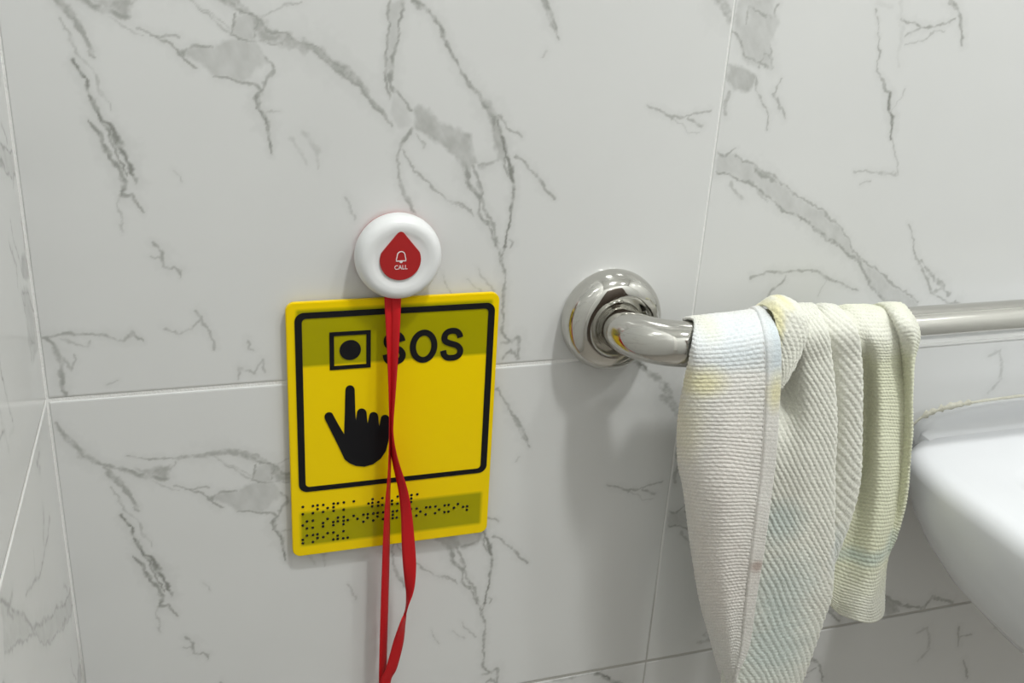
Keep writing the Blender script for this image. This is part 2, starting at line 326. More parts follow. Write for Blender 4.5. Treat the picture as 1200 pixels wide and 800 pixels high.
def tile_mesh(name, gx, gz, D, gap, left=None, hgap=0.0026):
    """front face of a tile with a bevelled rim, printed veins stored per vertex; local x from 0, z from 0, face at y = 0"""
    nx, nz = len(gx), len(gz)
    x = gx-gx[0]; gl = gap/2 if left is None else left; x = np.concatenate([[gl], [gl+0.0005], x[int(gl/0.0008)+2:-2], [x[-1]-gap/2-0.0005], [x[-1]-gap/2]])
    hg = hgap/2; z = np.concatenate([[hg], [hg+0.0005], gz[4:-4], [gz[-1]-hg-0.0005], [gz[-1]-hg]])
    D = D[2:-2]; D = D[:, D.shape[1]-len(x):]; nx, nz = len(x), len(z)
    X, Z = np.meshgrid(x, z); Y = np.zeros_like(X); Y[0] = Y[-1] = 0.0003; Y[:, 0] = Y[:, -1] = 0.0003
    V = np.stack([X, Y, Z], -1).reshape(-1, 3)
    idx = np.arange(nx*nz).reshape(nz, nx)
    Q = np.stack([idx[:-1, :-1], idx[:-1, 1:], idx[1:, 1:], idx[1:, :-1]], -1).reshape(-1, 4)
    ring = np.concatenate([idx[0, :], idx[1:, -1], idx[-1, -2::-1], idx[-2:0:-1, 0]])
    B = V[ring].copy(); B[:, 1] = 0.008; nb = len(ring); bi = nx*nz+np.arange(nb)
    S = np.stack([ring, bi, np.roll(bi, -1), np.roll(ring, -1)], -1)
    V = np.concatenate([V, B]); Q = np.concatenate([Q, S])
    me = bpy.data.meshes.new(name)
    me.vertices.add(len(V)); me.vertices.foreach_set('co', V.astype(np.float32).ravel())
    me.loops.add(Q.size); me.loops.foreach_set('vertex_index', Q.astype(np.int32).ravel())
    me.polygons.add(len(Q)); me.polygons.foreach_set('loop_start', np.arange(0, Q.size, 4, dtype=np.int32))
    me.polygons.foreach_set('loop_total', np.full(len(Q), 4, np.int32))
    a = me.attributes.new('vein', 'FLOAT', 'POINT')
    a.data.foreach_set('value', np.concatenate([D.ravel(), np.zeros(nb)]).astype(np.float32))
    me.materials.append(M_tile); me.update(calc_edges=True); me.validate()
    return me
def plain_tile_mesh(name, wdt, hgt, gap):
    o = box(name, gap/2, wdt-gap/2, 0, 0.008, 0.0013, hgt-0.0013, M_tile, None, 0.0004)
    me = o.data; bpy.data.objects.remove(o); return me

# ------------------------------------------------------------------ the room
XJ = 0.4566
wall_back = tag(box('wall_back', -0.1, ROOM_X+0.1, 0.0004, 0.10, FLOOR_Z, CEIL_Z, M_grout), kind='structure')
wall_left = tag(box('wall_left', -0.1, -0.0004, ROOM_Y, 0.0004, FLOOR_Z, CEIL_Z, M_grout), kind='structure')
wall_right = tag(box('wall_right', ROOM_X, ROOM_X+0.1, ROOM_Y, 0.0009, FLOOR_Z, CEIL_Z, M_tile), kind='structure')
wall_front = tag(box('wall_front', -0.1, ROOM_X+0.1, ROOM_Y-0.1, ROOM_Y, FLOOR_Z, CEIL_Z, M_tile), kind='structure')
floor = tag(box('floor', -0.1, ROOM_X+0.1, ROOM_Y-0.1, 0.1, FLOOR_Z-0.1, FLOOR_Z, M_floor), kind='structure')
ceiling = tag(box('ceiling', -0.1, ROOM_X+0.1, ROOM_Y-0.1, 0.1, CEIL_Z, CEIL_Z+0.1, M_paint), kind='structure')
added_door = tag(box('added_door_1', 0.35, 1.15, ROOM_Y, ROOM_Y+0.04, FLOOR_Z, 1.22, M_added_door, None, 0.003), kind='structure')  # dark door added out of view to give the steel bar dark reflections
box('handle', 1.05, 1.07, ROOM_Y+0.04, ROOM_Y+0.09, 0.12, 0.22, M_chrome, added_door, 0.004)

g1 = print_density(0.0, XJ, VEINS_1, POLY_1)
g2 = print_density(XJ, XJ+0.6, VEINS_2, POLY_2)
T1 = tile_mesh('marble_tile_print_a', *g1, 0.0014, 0.0014)
T2 = tile_mesh('marble_tile_print_b', *g2, 0.0012)
P_a = plain_tile_mesh('plain_tile_a', XJ, 0.3, 0.0012); P_b = plain_tile_mesh('plain_tile_b', 0.6, 0.3, 0.0012)
P_c = plain_tile_mesh('plain_tile_c', ROOM_X-XJ-1.2 if ROOM_X-XJ > 1.2 else ROOM_X-XJ-0.6, 0.3, 0.0012)
P_low_a = plain_tile_mesh('plain_tile_low_a', XJ, 0.2, 0.0012); P_low_b = plain_tile_mesh('plain_tile_low_b', 0.6, 0.2, 0.0012)
def put_tile(me, loc, rz, parent):
    o = bpy.data.objects.new('tile', me); COL.objects.link(o); o.parent = parent
    o.location = loc; o.rotation_euler = (0, 0, rz); return o
rows = [(-0.6+0.3*k) for k in range(9)]
for z in rows:
    near = -0.61 < z < 0.01
    put_tile(T1 if near else P_a, (0, 0, z), 0, wall_back)
    put_tile(T2 if near else P_b, (XJ, 0, z), 0, wall_back)
    put_tile(P_c, (XJ+0.6, 0, z), 0, wall_back)
    # left wall: local x runs towards the room
    o_ = put_tile(T2 if near else P_b, (0, 0, z+0.3), math.pi/2, wall_left); o_.rotation_euler = (0, math.pi, math.pi/2)
    put_tile(P_b, (0, -1.2, z), math.pi/2, wall_left)
for z in (-0.8,):
    put_tile(P_low_a, (0, 0, z), 0, wall_back); put_tile(P_low_b, (XJ, 0, z), 0, wall_back)

# ceiling lamps
for k, ((lx, ly), lr, lw) in enumerate(LIGHTS):
    lamp = tag(empty('ceiling_lamp', (lx, ly, CEIL_Z)), ['round flush ceiling lamp above the grab bar', 'round flush ceiling lamp nearer the middle of the room'][k], 'lamp', 'ceiling lamps')
    seg = 48
    def disc(nm, r, z0, z1, m):
        V = [(r*math.cos(2*math.pi*i/seg), r*math.sin(2*math.pi*i/seg), z) for z in (z0, z1) for i in range(seg)]
        Fc = [(i, (i+1) % seg, seg+(i+1) % seg, seg+i) for i in range(seg)] + [tuple(range(seg)), tuple(range(seg, 2*seg))]
        return fix_normals(mesh_obj(nm, V, Fc, m, lamp))
    disc('housing', lr+0.012, -0.016, 0.0, M_paint); disc('diffuser', lr, -0.020, -0.016, M_lamp)

# ------------------------------------------------------------------ SOS sign
SX0, SX1, SZ0, SZ1 = 0.1500, 0.2978, -0.1376, 0.0590
YF, YB = -0.0060, -0.0028           # plate faces
def sp(u, v): return on_plane(u, v, YF)[[0, 2]]
def box_px(us, vs):
    P = np.array([sp(u, v) for u, v in zip(us, vs)]); return P
m = M_sign = mat('yellow_acrylic', (0.95, 0.68, 0.0), 0.3, Specular_IOR_Level=0.25)
sign = tag(empty('tactile_sign', ((SX0+SX1)/2, 0, SZ0)), 'yellow rectangular tactile sign with black pointing hand, SOS lettering and braille', 'sign')
def child(o, parent=sign):
    o.parent = parent; o.matrix_parent_inverse = Matrix.Translation(parent.location).inverted(); return o
# strips of foam tape hold the plate off the wall and show through the translucent acrylic
t_top = (0.1568, 0.2925, 0.0130, 0.0540); t_bot = (0.1560, 0.2920, -0.1290, -0.1010)
tc = N(m, 'ShaderNodeTexCoord'); sx = N(m, 'ShaderNodeSeparateXYZ'); L(m, tc.outputs['Object'], sx.inputs[0])
def band(lo, hi, soft, src):
    a = N(m, 'ShaderNodeMapRange'); a.inputs[1].default_value = lo-soft; a.inputs[2].default_value = lo+soft; L(m, src, a.inputs[0])
    b = N(m, 'ShaderNodeMapRange'); b.inputs[1].default_value = hi+soft; b.inputs[2].default_value = hi-soft; L(m, src, b.inputs[0])
    c = N(m, 'ShaderNodeMath', operation='MULTIPLY'); L(m, a.outputs[0], c.inputs[0]); L(m, b.outputs[0], c.inputs[1]); return c.outputs[0]
def mul(a, b, op='MULTIPLY'):
    c = N(m, 'ShaderNodeMath', operation=op); L(m, a, c.inputs[0]); L(m, b, c.inputs[1]); return c.outputs[0]
mk = mul(mul(band(t_top[0], t_top[1], .0012, sx.outputs[0]), band(t_top[2], t_top[3], .0012, sx.outputs[2])),
         mul(band(t_bot[0], t_bot[1], .0015, sx.outputs[0]), band(t_bot[2], t_bot[3], .0015, sx.outputs[2])), 'MAXIMUM')
mx = N(m, 'ShaderNodeMix', data_type='RGBA'); mx.inputs[6].default_value = (0.95, 0.68, 0.0, 1); mx.inputs[7].default_value = (0.40, 0.36, 0.0, 1)
L(m, mk, mx.inputs[0]); L(m, mx.outputs[2], bsdf(m).inputs['Base Color'])
child(prism('plate', round_rect(SX0, SX1, SZ0, SZ1, 0.006), YB, YF, M_sign, None, 0.0005))
for a in (t_top, t_bot): child(box('mounting_tape', a[0], a[1], -0.0028, 0.0, a[2], a[3], M_tape))
YP = YF-0.0005
fo = sp(347, 450)[0], sp(579.6, 368)[0], sp(361, 575.8)[1], sp(557.5, 355.3)[1]
fw = 0.0047
child(ring_prism('border', round_rect(*fo, 0.0062), round_rect(fo[0]+fw, fo[1]-fw, fo[2]+fw*0.8, fo[3]-fw*0.88, 0.003), YF+0.0003, YP, M_black))
q0 = sp(386.2, 411)[0], sp(434.4, 409)[0], (sp(386, 433.5)[1]+sp(434, 430)[1])/2, (sp(386, 388.7)[1]+sp(434.7, 387)[1])/2
child(ring_prism('push_button_square', round_rect(*q0, 0.0002, 2), round_rect(q0[0]+.003, q0[1]-.003, q0[2]+.0028, q0[3]-.0028, 0.0002, 2), YF+0.0003, YP, M_black))
dc = sp(410.4, 409.8)
child(prism('push_button_dot', [(dc[0]+0.0073*math.cos(2*math.pi*k/40), dc[1]+0.0073*math.sin(2*math.pi*k/40)) for k in range(40)], YF+0.0003, YP, M_black))
def letter(name, ch, x0, x1, z0, z1, y_back, y_front, mtl, offset=0.03):
    cu = bpy.data.curves.new(name, 'FONT'); cu.body = ch; cu.size = 1.0; cu.offset = offset; cu.resolution_u = 12; cu.extrude = 0.5
    to = bpy.data.objects.new(name, cu); COL.objects.link(to)
    dg = bpy.context.evaluated_depsgraph_get(); dg.update()
    me = bpy.data.meshes.new_from_object(to.evaluated_get(dg)); bpy.data.objects.remove(to)
    V = np.array([v.co[:] for v in me.vertices]); lo = V.min(0); hi = V.max(0)
    for v, c in zip(me.vertices, V):
        v.co = (x0+(c[0]-lo[0])/(hi[0]-lo[0])*(x1-x0), y_back+(c[2]-lo[2])/(hi[2]-lo[2])*(y_front-y_back), z0+(c[1]-lo[1])/(hi[1]-lo[1])*(z1-z0))
    me.materials.clear(); me.materials.append(mtl); me.update()
    o = bpy.data.objects.new(name, me); COL.objects.link(o)
    return fix_normals(o)
zt = sp(529, 384)[1]; zb = sp(529, 422.2)[1]
def stroke(name, pts, wd, y_back, y_front, mtl):
    pts = np.array(pts); t = np.gradient(pts, axis=0); t /= np.linalg.norm(t, axis=1)[:, None]+1e-12
    nrm = np.stack([-t[:, 1], t[:, 0]], 1)*wd/2
    out = [tuple(p) for p in pts+nrm] + [tuple(p) for p in (pts-nrm)[::-1]]
    return prism(name, out, y_back, y_front, mtl)
S_LINE = [(.97,.74),(.90,.87),(.74,.97),(.50,1.0),(.25,.97),(.09,.87),(.05,.74),(.12,.63),(.32,.56),(.54,.51),(.78,.45),(.95,.34),(1.0,.22),(.92,.09),(.73,.015),(.50,0),(.25,.02),(.07,.12),(0,.29)]
SW = 0.0043
for ch, ua, ub in (('S', 448.4, 475.6), ('O', 480.3, 512.4), ('S', 516, 543)):
    xa, xb = sp(ua, 404)[0]+SW/2, sp(ub, 404)[0]-SW/2; za, zc = zb+SW/2, zt-SW/2
    if ch == 'O':
        out = [[((xa+xb)/2+((xb-xa)/2+k)*math.cos(a), (za+zc)/2+((zc-za)/2+k)*math.sin(a)) for a in np.linspace(0, 2*math.pi, 49)[:-1]] for k in (SW/2, -SW/2)]
        child(ring_prism('letter', out[0], out[1], YF+0.0003, YP, M_black))
    else:
        child(stroke('letter', [(xa+(xb-xa)*x, za+(zc-za)*z) for x, z in catmull(S_LINE, 90)], SW, YF+0.0003, YP, M_black))
# pointing hand, outline measured on the plate
def arc_tip(xa, xb, vtop):        # rounded finger end between two edges
    r = (xb-xa)/2; c = (xa+xb)/2
    return [(c-r*math.cos(math.pi*k/8), vtop+r-r*math.sin(math.pi*k/8)) for k in range(9)]
hand = []
hand += [(404, 538), (392, 513)]
tcx, tcy, tr = 385.8, 488.3, 5.6
hand += [(tcx+tr*math.cos(math.radians(a)), tcy+tr*math.sin(math.radians(a))) for a in range(155, 331, 22)]
hand += [(397, 498), (403.3, 508.5)]
hand += arc_tip(404.8, 415.6, 451.2) + [(416.2, 480), (417, 492.5)]
hand += arc_tip(418.2, 429.6, 478.3) + [(430, 490), (430.8, 495.8)]
hand += arc_tip(432.4, 443.2, 482.5) + [(443.6, 494), (444.4, 499)]
hand += arc_tip(446, 456.5, 485.8) + [(456.3, 505), (455.2, 516), (452, 528), (446, 537), (437, 543.5), (427, 546.3), (417, 545.4), (409.5, 542.3)]
child(prism('hand_symbol', [tuple(sp(u, v)) for u, v in hand], YF+0.0003, YP, M_black))
# braille: raised dots too small to pick apart, joined in one part
BR3 = [(119,270),(119,338),(214,261),(214,327),(257,254),(257,290),(311,250),(309,316),(352,279),(408,238),(407,272),(407,306),(448,235),(504,227),(502,294),(597,217),(735,238),(773,196),(771,231),(769,264),(826,225),(824,258),(865,187),(863,252),(955,210),(955,243),
 (158,405),(119,443),(158,470),(214,397),(212,464),(351,381),(309,420),(309,452),(448,369),(405,410),(405,440),(447,404),(502,363),(502,398),(500,431),(541,391),(595,352),(631,380),(687,342),(687,407),(728,336),(726,371),(780,331),(778,396),(821,325),(819,360),(871,320),(871,384),
 (158,538),(119,577),(119,610),(214,532),(214,598),(257,525),(257,560),(311,552),(352,515),(406,508),(405,574),(446,538),(446,568),(500,496),(498,563),(540,557)]
BR4 = [(155,292),(155,322),(208,252),(206,318),(299,275),(338,238),(336,270),(334,303),(392,231),(163,391),(163,423),(161,455),(202,385),(200,449),(334,371),(386,364),(384,430),(421,392),(475,353),(470,419),(512,350),(563,345),(559,408),(597,374),(649,335),(647,398),(686,330),(684,393),(735,357),(773,321),(821,348),(859,343),(857,376)]
dots = [(340+a/8, 560+b/8) for a, b in BR3] + [(440+a/8, 550+b/8) for a, b in BR4]
V = []; Fc = []
for u, v in dots:
    c = sp(u, v); b0 = len(V)
    for r, y in ((0.00105, YF+0.0002), (0.00098, YF-0.0003), (0.0006, YF-0.0006)):
        V += [(c[0]+r*math.cos(2*math.pi*k/12), y, c[1]+r*math.sin(2*math.pi*k/12)) for k in range(12)]
    for i in range(2):
        Fc += [(b0+i*12+k, b0+i*12+(k+1) % 12, b0+(i+1)*12+(k+1) % 12, b0+(i+1)*12+k) for k in range(12)]
    Fc.append(tuple(b0+24+k for k in range(12)))
tag(child(fix_normals(mesh_obj('braille_dots', V, Fc, M_black, None, True))), kind='stuff')

# ------------------------------------------------------------------ call button
BC = on_plane(466.5, 299, -0.018); bx, bz = BC[0]+0.0020, BC[2]-0.0032
btn = tag(empty('call_button', (bx, 0, bz)), 'round white wall call button with red drop, bell symbol and the word CALL', 'button')
def bl(name, prof, mtl, **k):
    return child(lathe(name, prof, (bx, 0, bz), mtl, None, **k), btn)
bl('base', [(0.0270, 0), (0.0276, -0.001), (0.0276, -0.0028), (0.0272, -0.0034), (0.02, -0.0034)], M_red)
bl('body', spline_smooth([(0.0272, -0.0034), (0.0284, -0.0042), (0.0291, -0.0085), (0.0285, -0.0135), (0.0265, -0.0172), (0.0235, -0.0190), (0.020, -0.0191), (0.0165, -0.0183), (0.012, -0.0178), (0.006, -0.0176), (0.0005, -0.0176)], 60), M_white)
dcx, dcz = bx-0.0005, bz+0.0000; R = 0.0137; tipz = 0.0206
a0 = math.asin(R/tipz*0.98)
drop = [(dcx+R*math.cos(a), dcz+R*math.sin(a)) for a in np.linspace(math.pi-a0*0.55, 2*math.pi+a0*0.55, 48)]
drop += [(dcx+x, dcz+z) for x, z in ((0.0062, 0.0132), (0.0030, 0.0172), (0.0018, 0.0187), (0.0007, 0.0195), (-0.0007, 0.0195), (-0.0018, 0.0187), (-0.0030, 0.0172), (-0.0062, 0.0132))]
drop_o = child(prism('drop', drop, -0.0170, -0.0191, M_red, None, 0.0002), btn)
YI = -0.01935
bcx, bcz = dcx+0.0003, dcz+0.0022
bell = [(-.0031, -.0026), (-.0031, -.0012), (-.0027, .0004), (-.0025, .0018), (-.0018, .0031), (-.0006, .0037), (.0006, .0037), (.0018, .0031), (.0025, .0018), (.0027, .0004), (.0031, -.0012), (.0031, -.0026)]
stroke('bell_outline', [(bcx+x, bcz+z) for x, z in catmull(bell, 50)], 0.0006, -0.0189, YI, M_print).parent = drop_o
stroke('bell_base', [(bcx+x, bcz-.0026) for x in np.linspace(-.0034, .0034, 8)], 0.0006, -0.0189, YI, M_print).parent = drop_o
prism('bell_clapper', [(bcx+.0011*math.cos(a), bcz-.0030+.0010*math.sin(a)) for a in np.linspace(math.pi, 2*math.pi, 12)], -0.0189, YI, M_print).parent = drop_o
letter('lettering', 'CALL', dcx-.0040, dcx+.0046, dcz-.0062, dcz-.0033, -0.0189, YI, M_print, 0.0).parent = drop_o

# ------------------------------------------------------------------ red pull ribbon
def ribbon_points(rows_, width=0.0105):
    E0 = []; E1 = []
    for ul, ur, v, y, s in rows_:
        a = on_plane(ul, v, y); b = on_plane(ur, v, y); pw = np.linalg.norm(b-a)
        dy = 0.5*math.sqrt(max(width**2-pw**2, 0))*s
        E0.append(on_plane(ul, v, y-dy)); E1.append(on_plane(ur, v, y+dy))
    return np.array(E0), np.array(E1)
strandA = [(450.5, 464, 338, -.011, .2), (450.5, 464, 351, -.0115, .2), (452, 464, 380, -.0130, .35), (454, 462.5, 420, -.0140, .5), (455.5, 462, 460, -.0150, .7), (456.2, 460, 500, -.0150, .9), (455.6, 458.8, 530, -.0150, 1), (454.2, 457.6, 560, -.0150, 1), (451.5, 457, 590, -.0145, .8),
  (449.3, 456.7, 625, -.0145, .7), (447.8, 456, 665, -.0145, .6), (446.2, 454.7, 713, -.0145, .6), (444.8, 453.2, 765, -.014, .6), (444.2, 453, 800, -.013, .6), (445, 455, 835, -.012, .5), (447, 459, 855, -.013, .2)]
strandB = [(458, 470, 338, -.012, -.2), (458, 470, 351, -.0125, -.2), (458, 469, 380, -.0145, -.35), (457.5, 466.5, 420, -.016, -.5), (456.5, 463.5, 460, -.017, -.8), (457, 461.2, 490, -.018, -.9), (457.6, 461, 510, -.018, -1), (459.2, 466, 537, -.019, -.9), (467, 477.6, 574, -.021, -.7), (469.8, 483, 603, -.022, -.5),
  (470.6, 486, 635, -.023, -.4), (472, 487.6, 660, -.0235, -.4), (474.2, 486.8, 680, -.0235, -.6), (476, 484, 695, -.023, -.8), (475.2, 477.4, 713, -.022, -1), (469.6, 475.2, 728, -.021, .95), (461.6, 473, 750, -.020, .7), (456, 468.6, 770, -.019, .5), (451.6, 464, 785, -.018, .4), (446, 458, 797, -.017, .3), (445, 457, 820, -.016, .2), (447, 459, 855, -.0135, .2)]
V = []; Fc = []
for rows_, n in ((strandA, 140), (strandB, 180)):
    E0, E1 = ribbon_points(rows_); E0 = catmull(E0, n); E1 = catmull(E1, n); b0 = len(V)
    for a, b in zip(E0, E1):
        nrm = np.cross(b-a, [0, 0, 1.0]); nrm /= np.linalg.norm(nrm)+1e-9
        for k in range(5):
            V.append(a+(b-a)*k/4 + nrm*0.0004*math.sin(math.pi*k/4))
    for i in range(n-1):
        for k in range(4):
            p = b0+i*5+k; Fc.append((p, p+1, p+6, p+5))
rib = mesh_obj('pull_ribbon', V, Fc, M_ribbon, None, True)
md = rib.modifiers.new('thickness', 'SOLIDIFY'); md.thickness = 0.0005; md.offset = 0
tag(rib, 'long red satin ribbon loop hanging twisted from the round call button', 'ribbon')

# ------------------------------------------------------------------ grab bar
RX0, RX1, RY, RZ, RR, BEND = 0.385, 0.985, -0.062, 0.0335, 0.0163, 0.042
bar = tag(empty('grab_bar', (RX0, 0, RZ)), 'polished steel grab bar with round wall flanges and bent ends', 'grab bar')
path = [(RX0, 0.0), (RX0, -0.004), (RX0, -0.010), (RX0, RY+BEND)]
for k in range(1, 13):
    a = math.radians(90*k/12); path.append((RX0+BEND*(1-math.cos(a)), RY+BEND-BEND*math.sin(a)))
path += [(RX0+BEND+(RX1-RX0-2*BEND)*k/12, RY) for k in range(1, 12)]
right = [(RX0+RX1-x, y) for x, y in path[:16]][::-1]
path += right
V = []; Fc = []; seg = 48; pa = np.array(path); tg = np.gradient(pa, axis=0); tg /= np.linalg.norm(tg, axis=1)[:, None]
for (x, y), (tx, ty) in zip(pa, tg):
    nx_, ny_ = -ty, tx
    for k in range(seg):
        a = 2*math.pi*k/seg; V.append((x+nx_*RR*math.cos(a), y+ny_*RR*math.cos(a), RZ+RR*math.sin(a)))
for i in range(len(pa)-1):
    for k in range(seg):
        j = (k+1) % seg; Fc.append((i*seg+k, i*seg+j, (i+1)*seg+j, (i+1)*seg+k))
child(fix_normals(mesh_obj('tube', V, Fc, M_chrome, None, True)), bar)
fl = spline_smooth([(0.0372, 0.0), (0.0382, -0.003), (0.0384, -0.0075), (0.0374, -0.0130), (0.0348, -0.0180), (0.0310, -0.0215), (0.0270, -0.0233), (0.0238, -0.0238), (0.0212, -0.0234), (0.0192, -0.0224), (0.0176, -0.0212), (0.0163, -0.0204)], 60)
for x in (RX0, RX1):
    child(lathe('flange', fl, (x, 0, RZ), M_chrome, None, 96, False), bar)

# ------------------------------------------------------------------ wash basin
basin = tag(empty('wash_basin', (0.915, 0, -0.252)), 'white ceramic wall-hung wash basin below the grab bar', 'wash basin')
CX, CY, HX, HY, ZR = 0.915, -0.200, 0.268, 0.199, -0.090
def srow(inx, iny, z, n=10.0, seg=128, cyo=0.0):
    out = []
    for k in range(seg):
        a = 2*math.pi*k/seg; c, s = math.cos(a), math.sin(a)
        x = math.copysign(abs(c)**(2/n), c)*(HX-inx); y = math.copysign(abs(s)**(2/n), s)*(HY-iny)
        out.append((CX+x, CY+cyo+y, z))
    return out
rings = [srow(.21, .14, -.225, 3, cyo=-.01), srow(.16, .11, -.218, 4, cyo=-.01), srow(.11, .095, -.195, 5, cyo=-.012), srow(.085, .084, -.155, 6, cyo=-.015), srow(.068, .073, -.115, 6, cyo=-.016), srow(.063, .069, -.097, 6, cyo=-.016), srow(.059, .065, ZR-.0015, 6, cyo=-.016), srow(.053, .059, ZR, 6.5, cyo=-.014), srow(.020, .020, ZR+.0002, 6.5),
         srow(.011, .011, ZR, 6.5), srow(.005, .005, ZR-.0025, 6.5), srow(.0012, .0012, ZR-.008, 6.5), srow(.0, .0, ZR-.014, 6.5), srow(.002, .002, -.120, 6.5), srow(.009, .009, -.142, 6.3), srow(.019, .020, -.165, 6), srow(.034, .036, -.190, 5.5), srow(.060, .062, -.218, 5), srow(.11, .11, -.242, 4), srow(.18, .15, -.252, 3)]
seg = 128; V = [p for r in rings for p in r]; Fc = []
for i in range(len(rings)-1):
    for k in range(seg):
        j = (k+1) % seg; Fc.append((i*seg+k, i*seg+j, (i+1)*seg+j, (i+1)*seg+k))
Fc.append(tuple(range(seg))); Fc.append(tuple((len(rings)-1)*seg+k for k in range(seg)))
child(fix_normals(mesh_obj('bowl', V, Fc, M_ceramic, None, True)), basin)
# raised rim along the wall, rounded down at its ends
prof = [(0.690, -.0935), (0.693, -.0870), (0.700, -.0815), (0.714, -.0765), (0.735, -.0735), (0.765, -.0715), (0.81, -.0705)]
tops = [(x, z) for x, z in catmull(prof, 40)]
tops = tops + [(1.83-x, z) for x, z in tops[::-1]]
V = []; Fc = []; cs = None
for i, (x, z) in enumerate(tops):
    h = z-(ZR-.004)
    sec = [(-0.0005, ZR-.03), (-0.0005, z-.001), (-0.0015, z), (-0.008, z-.0003), (-0.0105, z-.0015), (-0.012, z-.0045), (-0.0135, ZR+.35*h), (-0.016, ZR+.12*h), (-0.024, ZR-.0002), (-0.034, ZR-.002), (-0.036, ZR-.03)]
    V += [(x, y, zz) for y, zz in sec]
ns = 11
for i in range(len(tops)-1):
    for k in range(ns-1):
        p = i*ns+k; Fc.append((p, p+1, p+ns+1, p+ns))
Fc += [tuple(range(ns)), tuple((len(tops)-1)*ns+k for k in range(ns))]
child(fix_normals(mesh_obj('back_rim', V, Fc, M_ceramic, None, True)), basin)
# sealant bead between rim and wall
bead = [(x, z) for x, z in tops if x < 1.14]
V = []; Fc = []; rg = np.random.default_rng(3)
for i, (x, z) in enumerate(bead):
    r = 0.0012 + (0.0032*rg.random() if 0.700 < x < 0.75 else 0.0006*rg.random())
    V += [(x, 0.0005, z+r*1.5), (x, -r*.45, z+r*.9), (x, -r, z-.0002), (x, 0.0005, z-.002)]
for i in range(len(bead)-1):
    for k in range(3): Fc.append((i*4+k, i*4+k+1, i*4+k+5, i*4+k+4))
tag(child(fix_normals(mesh_obj('sealant', V, Fc, M_seal, None, True)), basin), label='yellowed silicone bead along the wall')

# ------------------------------------------------------------------ towel over the bar
M_towel = mat('waffle_cotton', (0.68, 0.66, 0.58), 0.9); bsdf(M_towel).inputs['Sheen Weight'].default_value = 0.25
m = M_towel
a1 = N(m, 'ShaderNodeAttribute', attribute_name='tint'); a2 = N(m, 'ShaderNodeAttribute', attribute_name='weave')
tn = N(m, 'ShaderNodeTexNoise'); tn.inputs['Scale'].default_value = 900; tn.inputs['Detail'].default_value = 3
tc = N(m, 'ShaderNodeTexCoord'); L(m, tc.outputs['Object'], tn.inputs['Vector'])
hs = N(m, 'ShaderNodeMix', data_type='RGBA', blend_type='MULTIPLY'); hs.inputs[0].default_value = 1.0
cr = N(m, 'ShaderNodeMapRange'); cr.inputs[1].default_value = 0.25; cr.inputs[2].default_value = 0.75; cr.inputs[3].default_value = 0.86; cr.inputs[4].default_value = 1.08
L(m, tn.outputs['Fac'], cr.inputs[0]); L(m, a1.outputs['Color'], hs.inputs[6]); L(m, cr.outputs[0], hs.inputs[7]); L(m, hs.outputs[2], bsdf(m).inputs['Base Color'])
bp = N(m, 'ShaderNodeBump'); bp.inputs['Strength'].default_value = 0.5; bp.inputs['Distance'].default_value = 0.0006
L(m, tn.outputs['Fac'], bp.inputs['Height']); L(m, bp.outputs['Normal'], bsdf(m).inputs['Normal'])

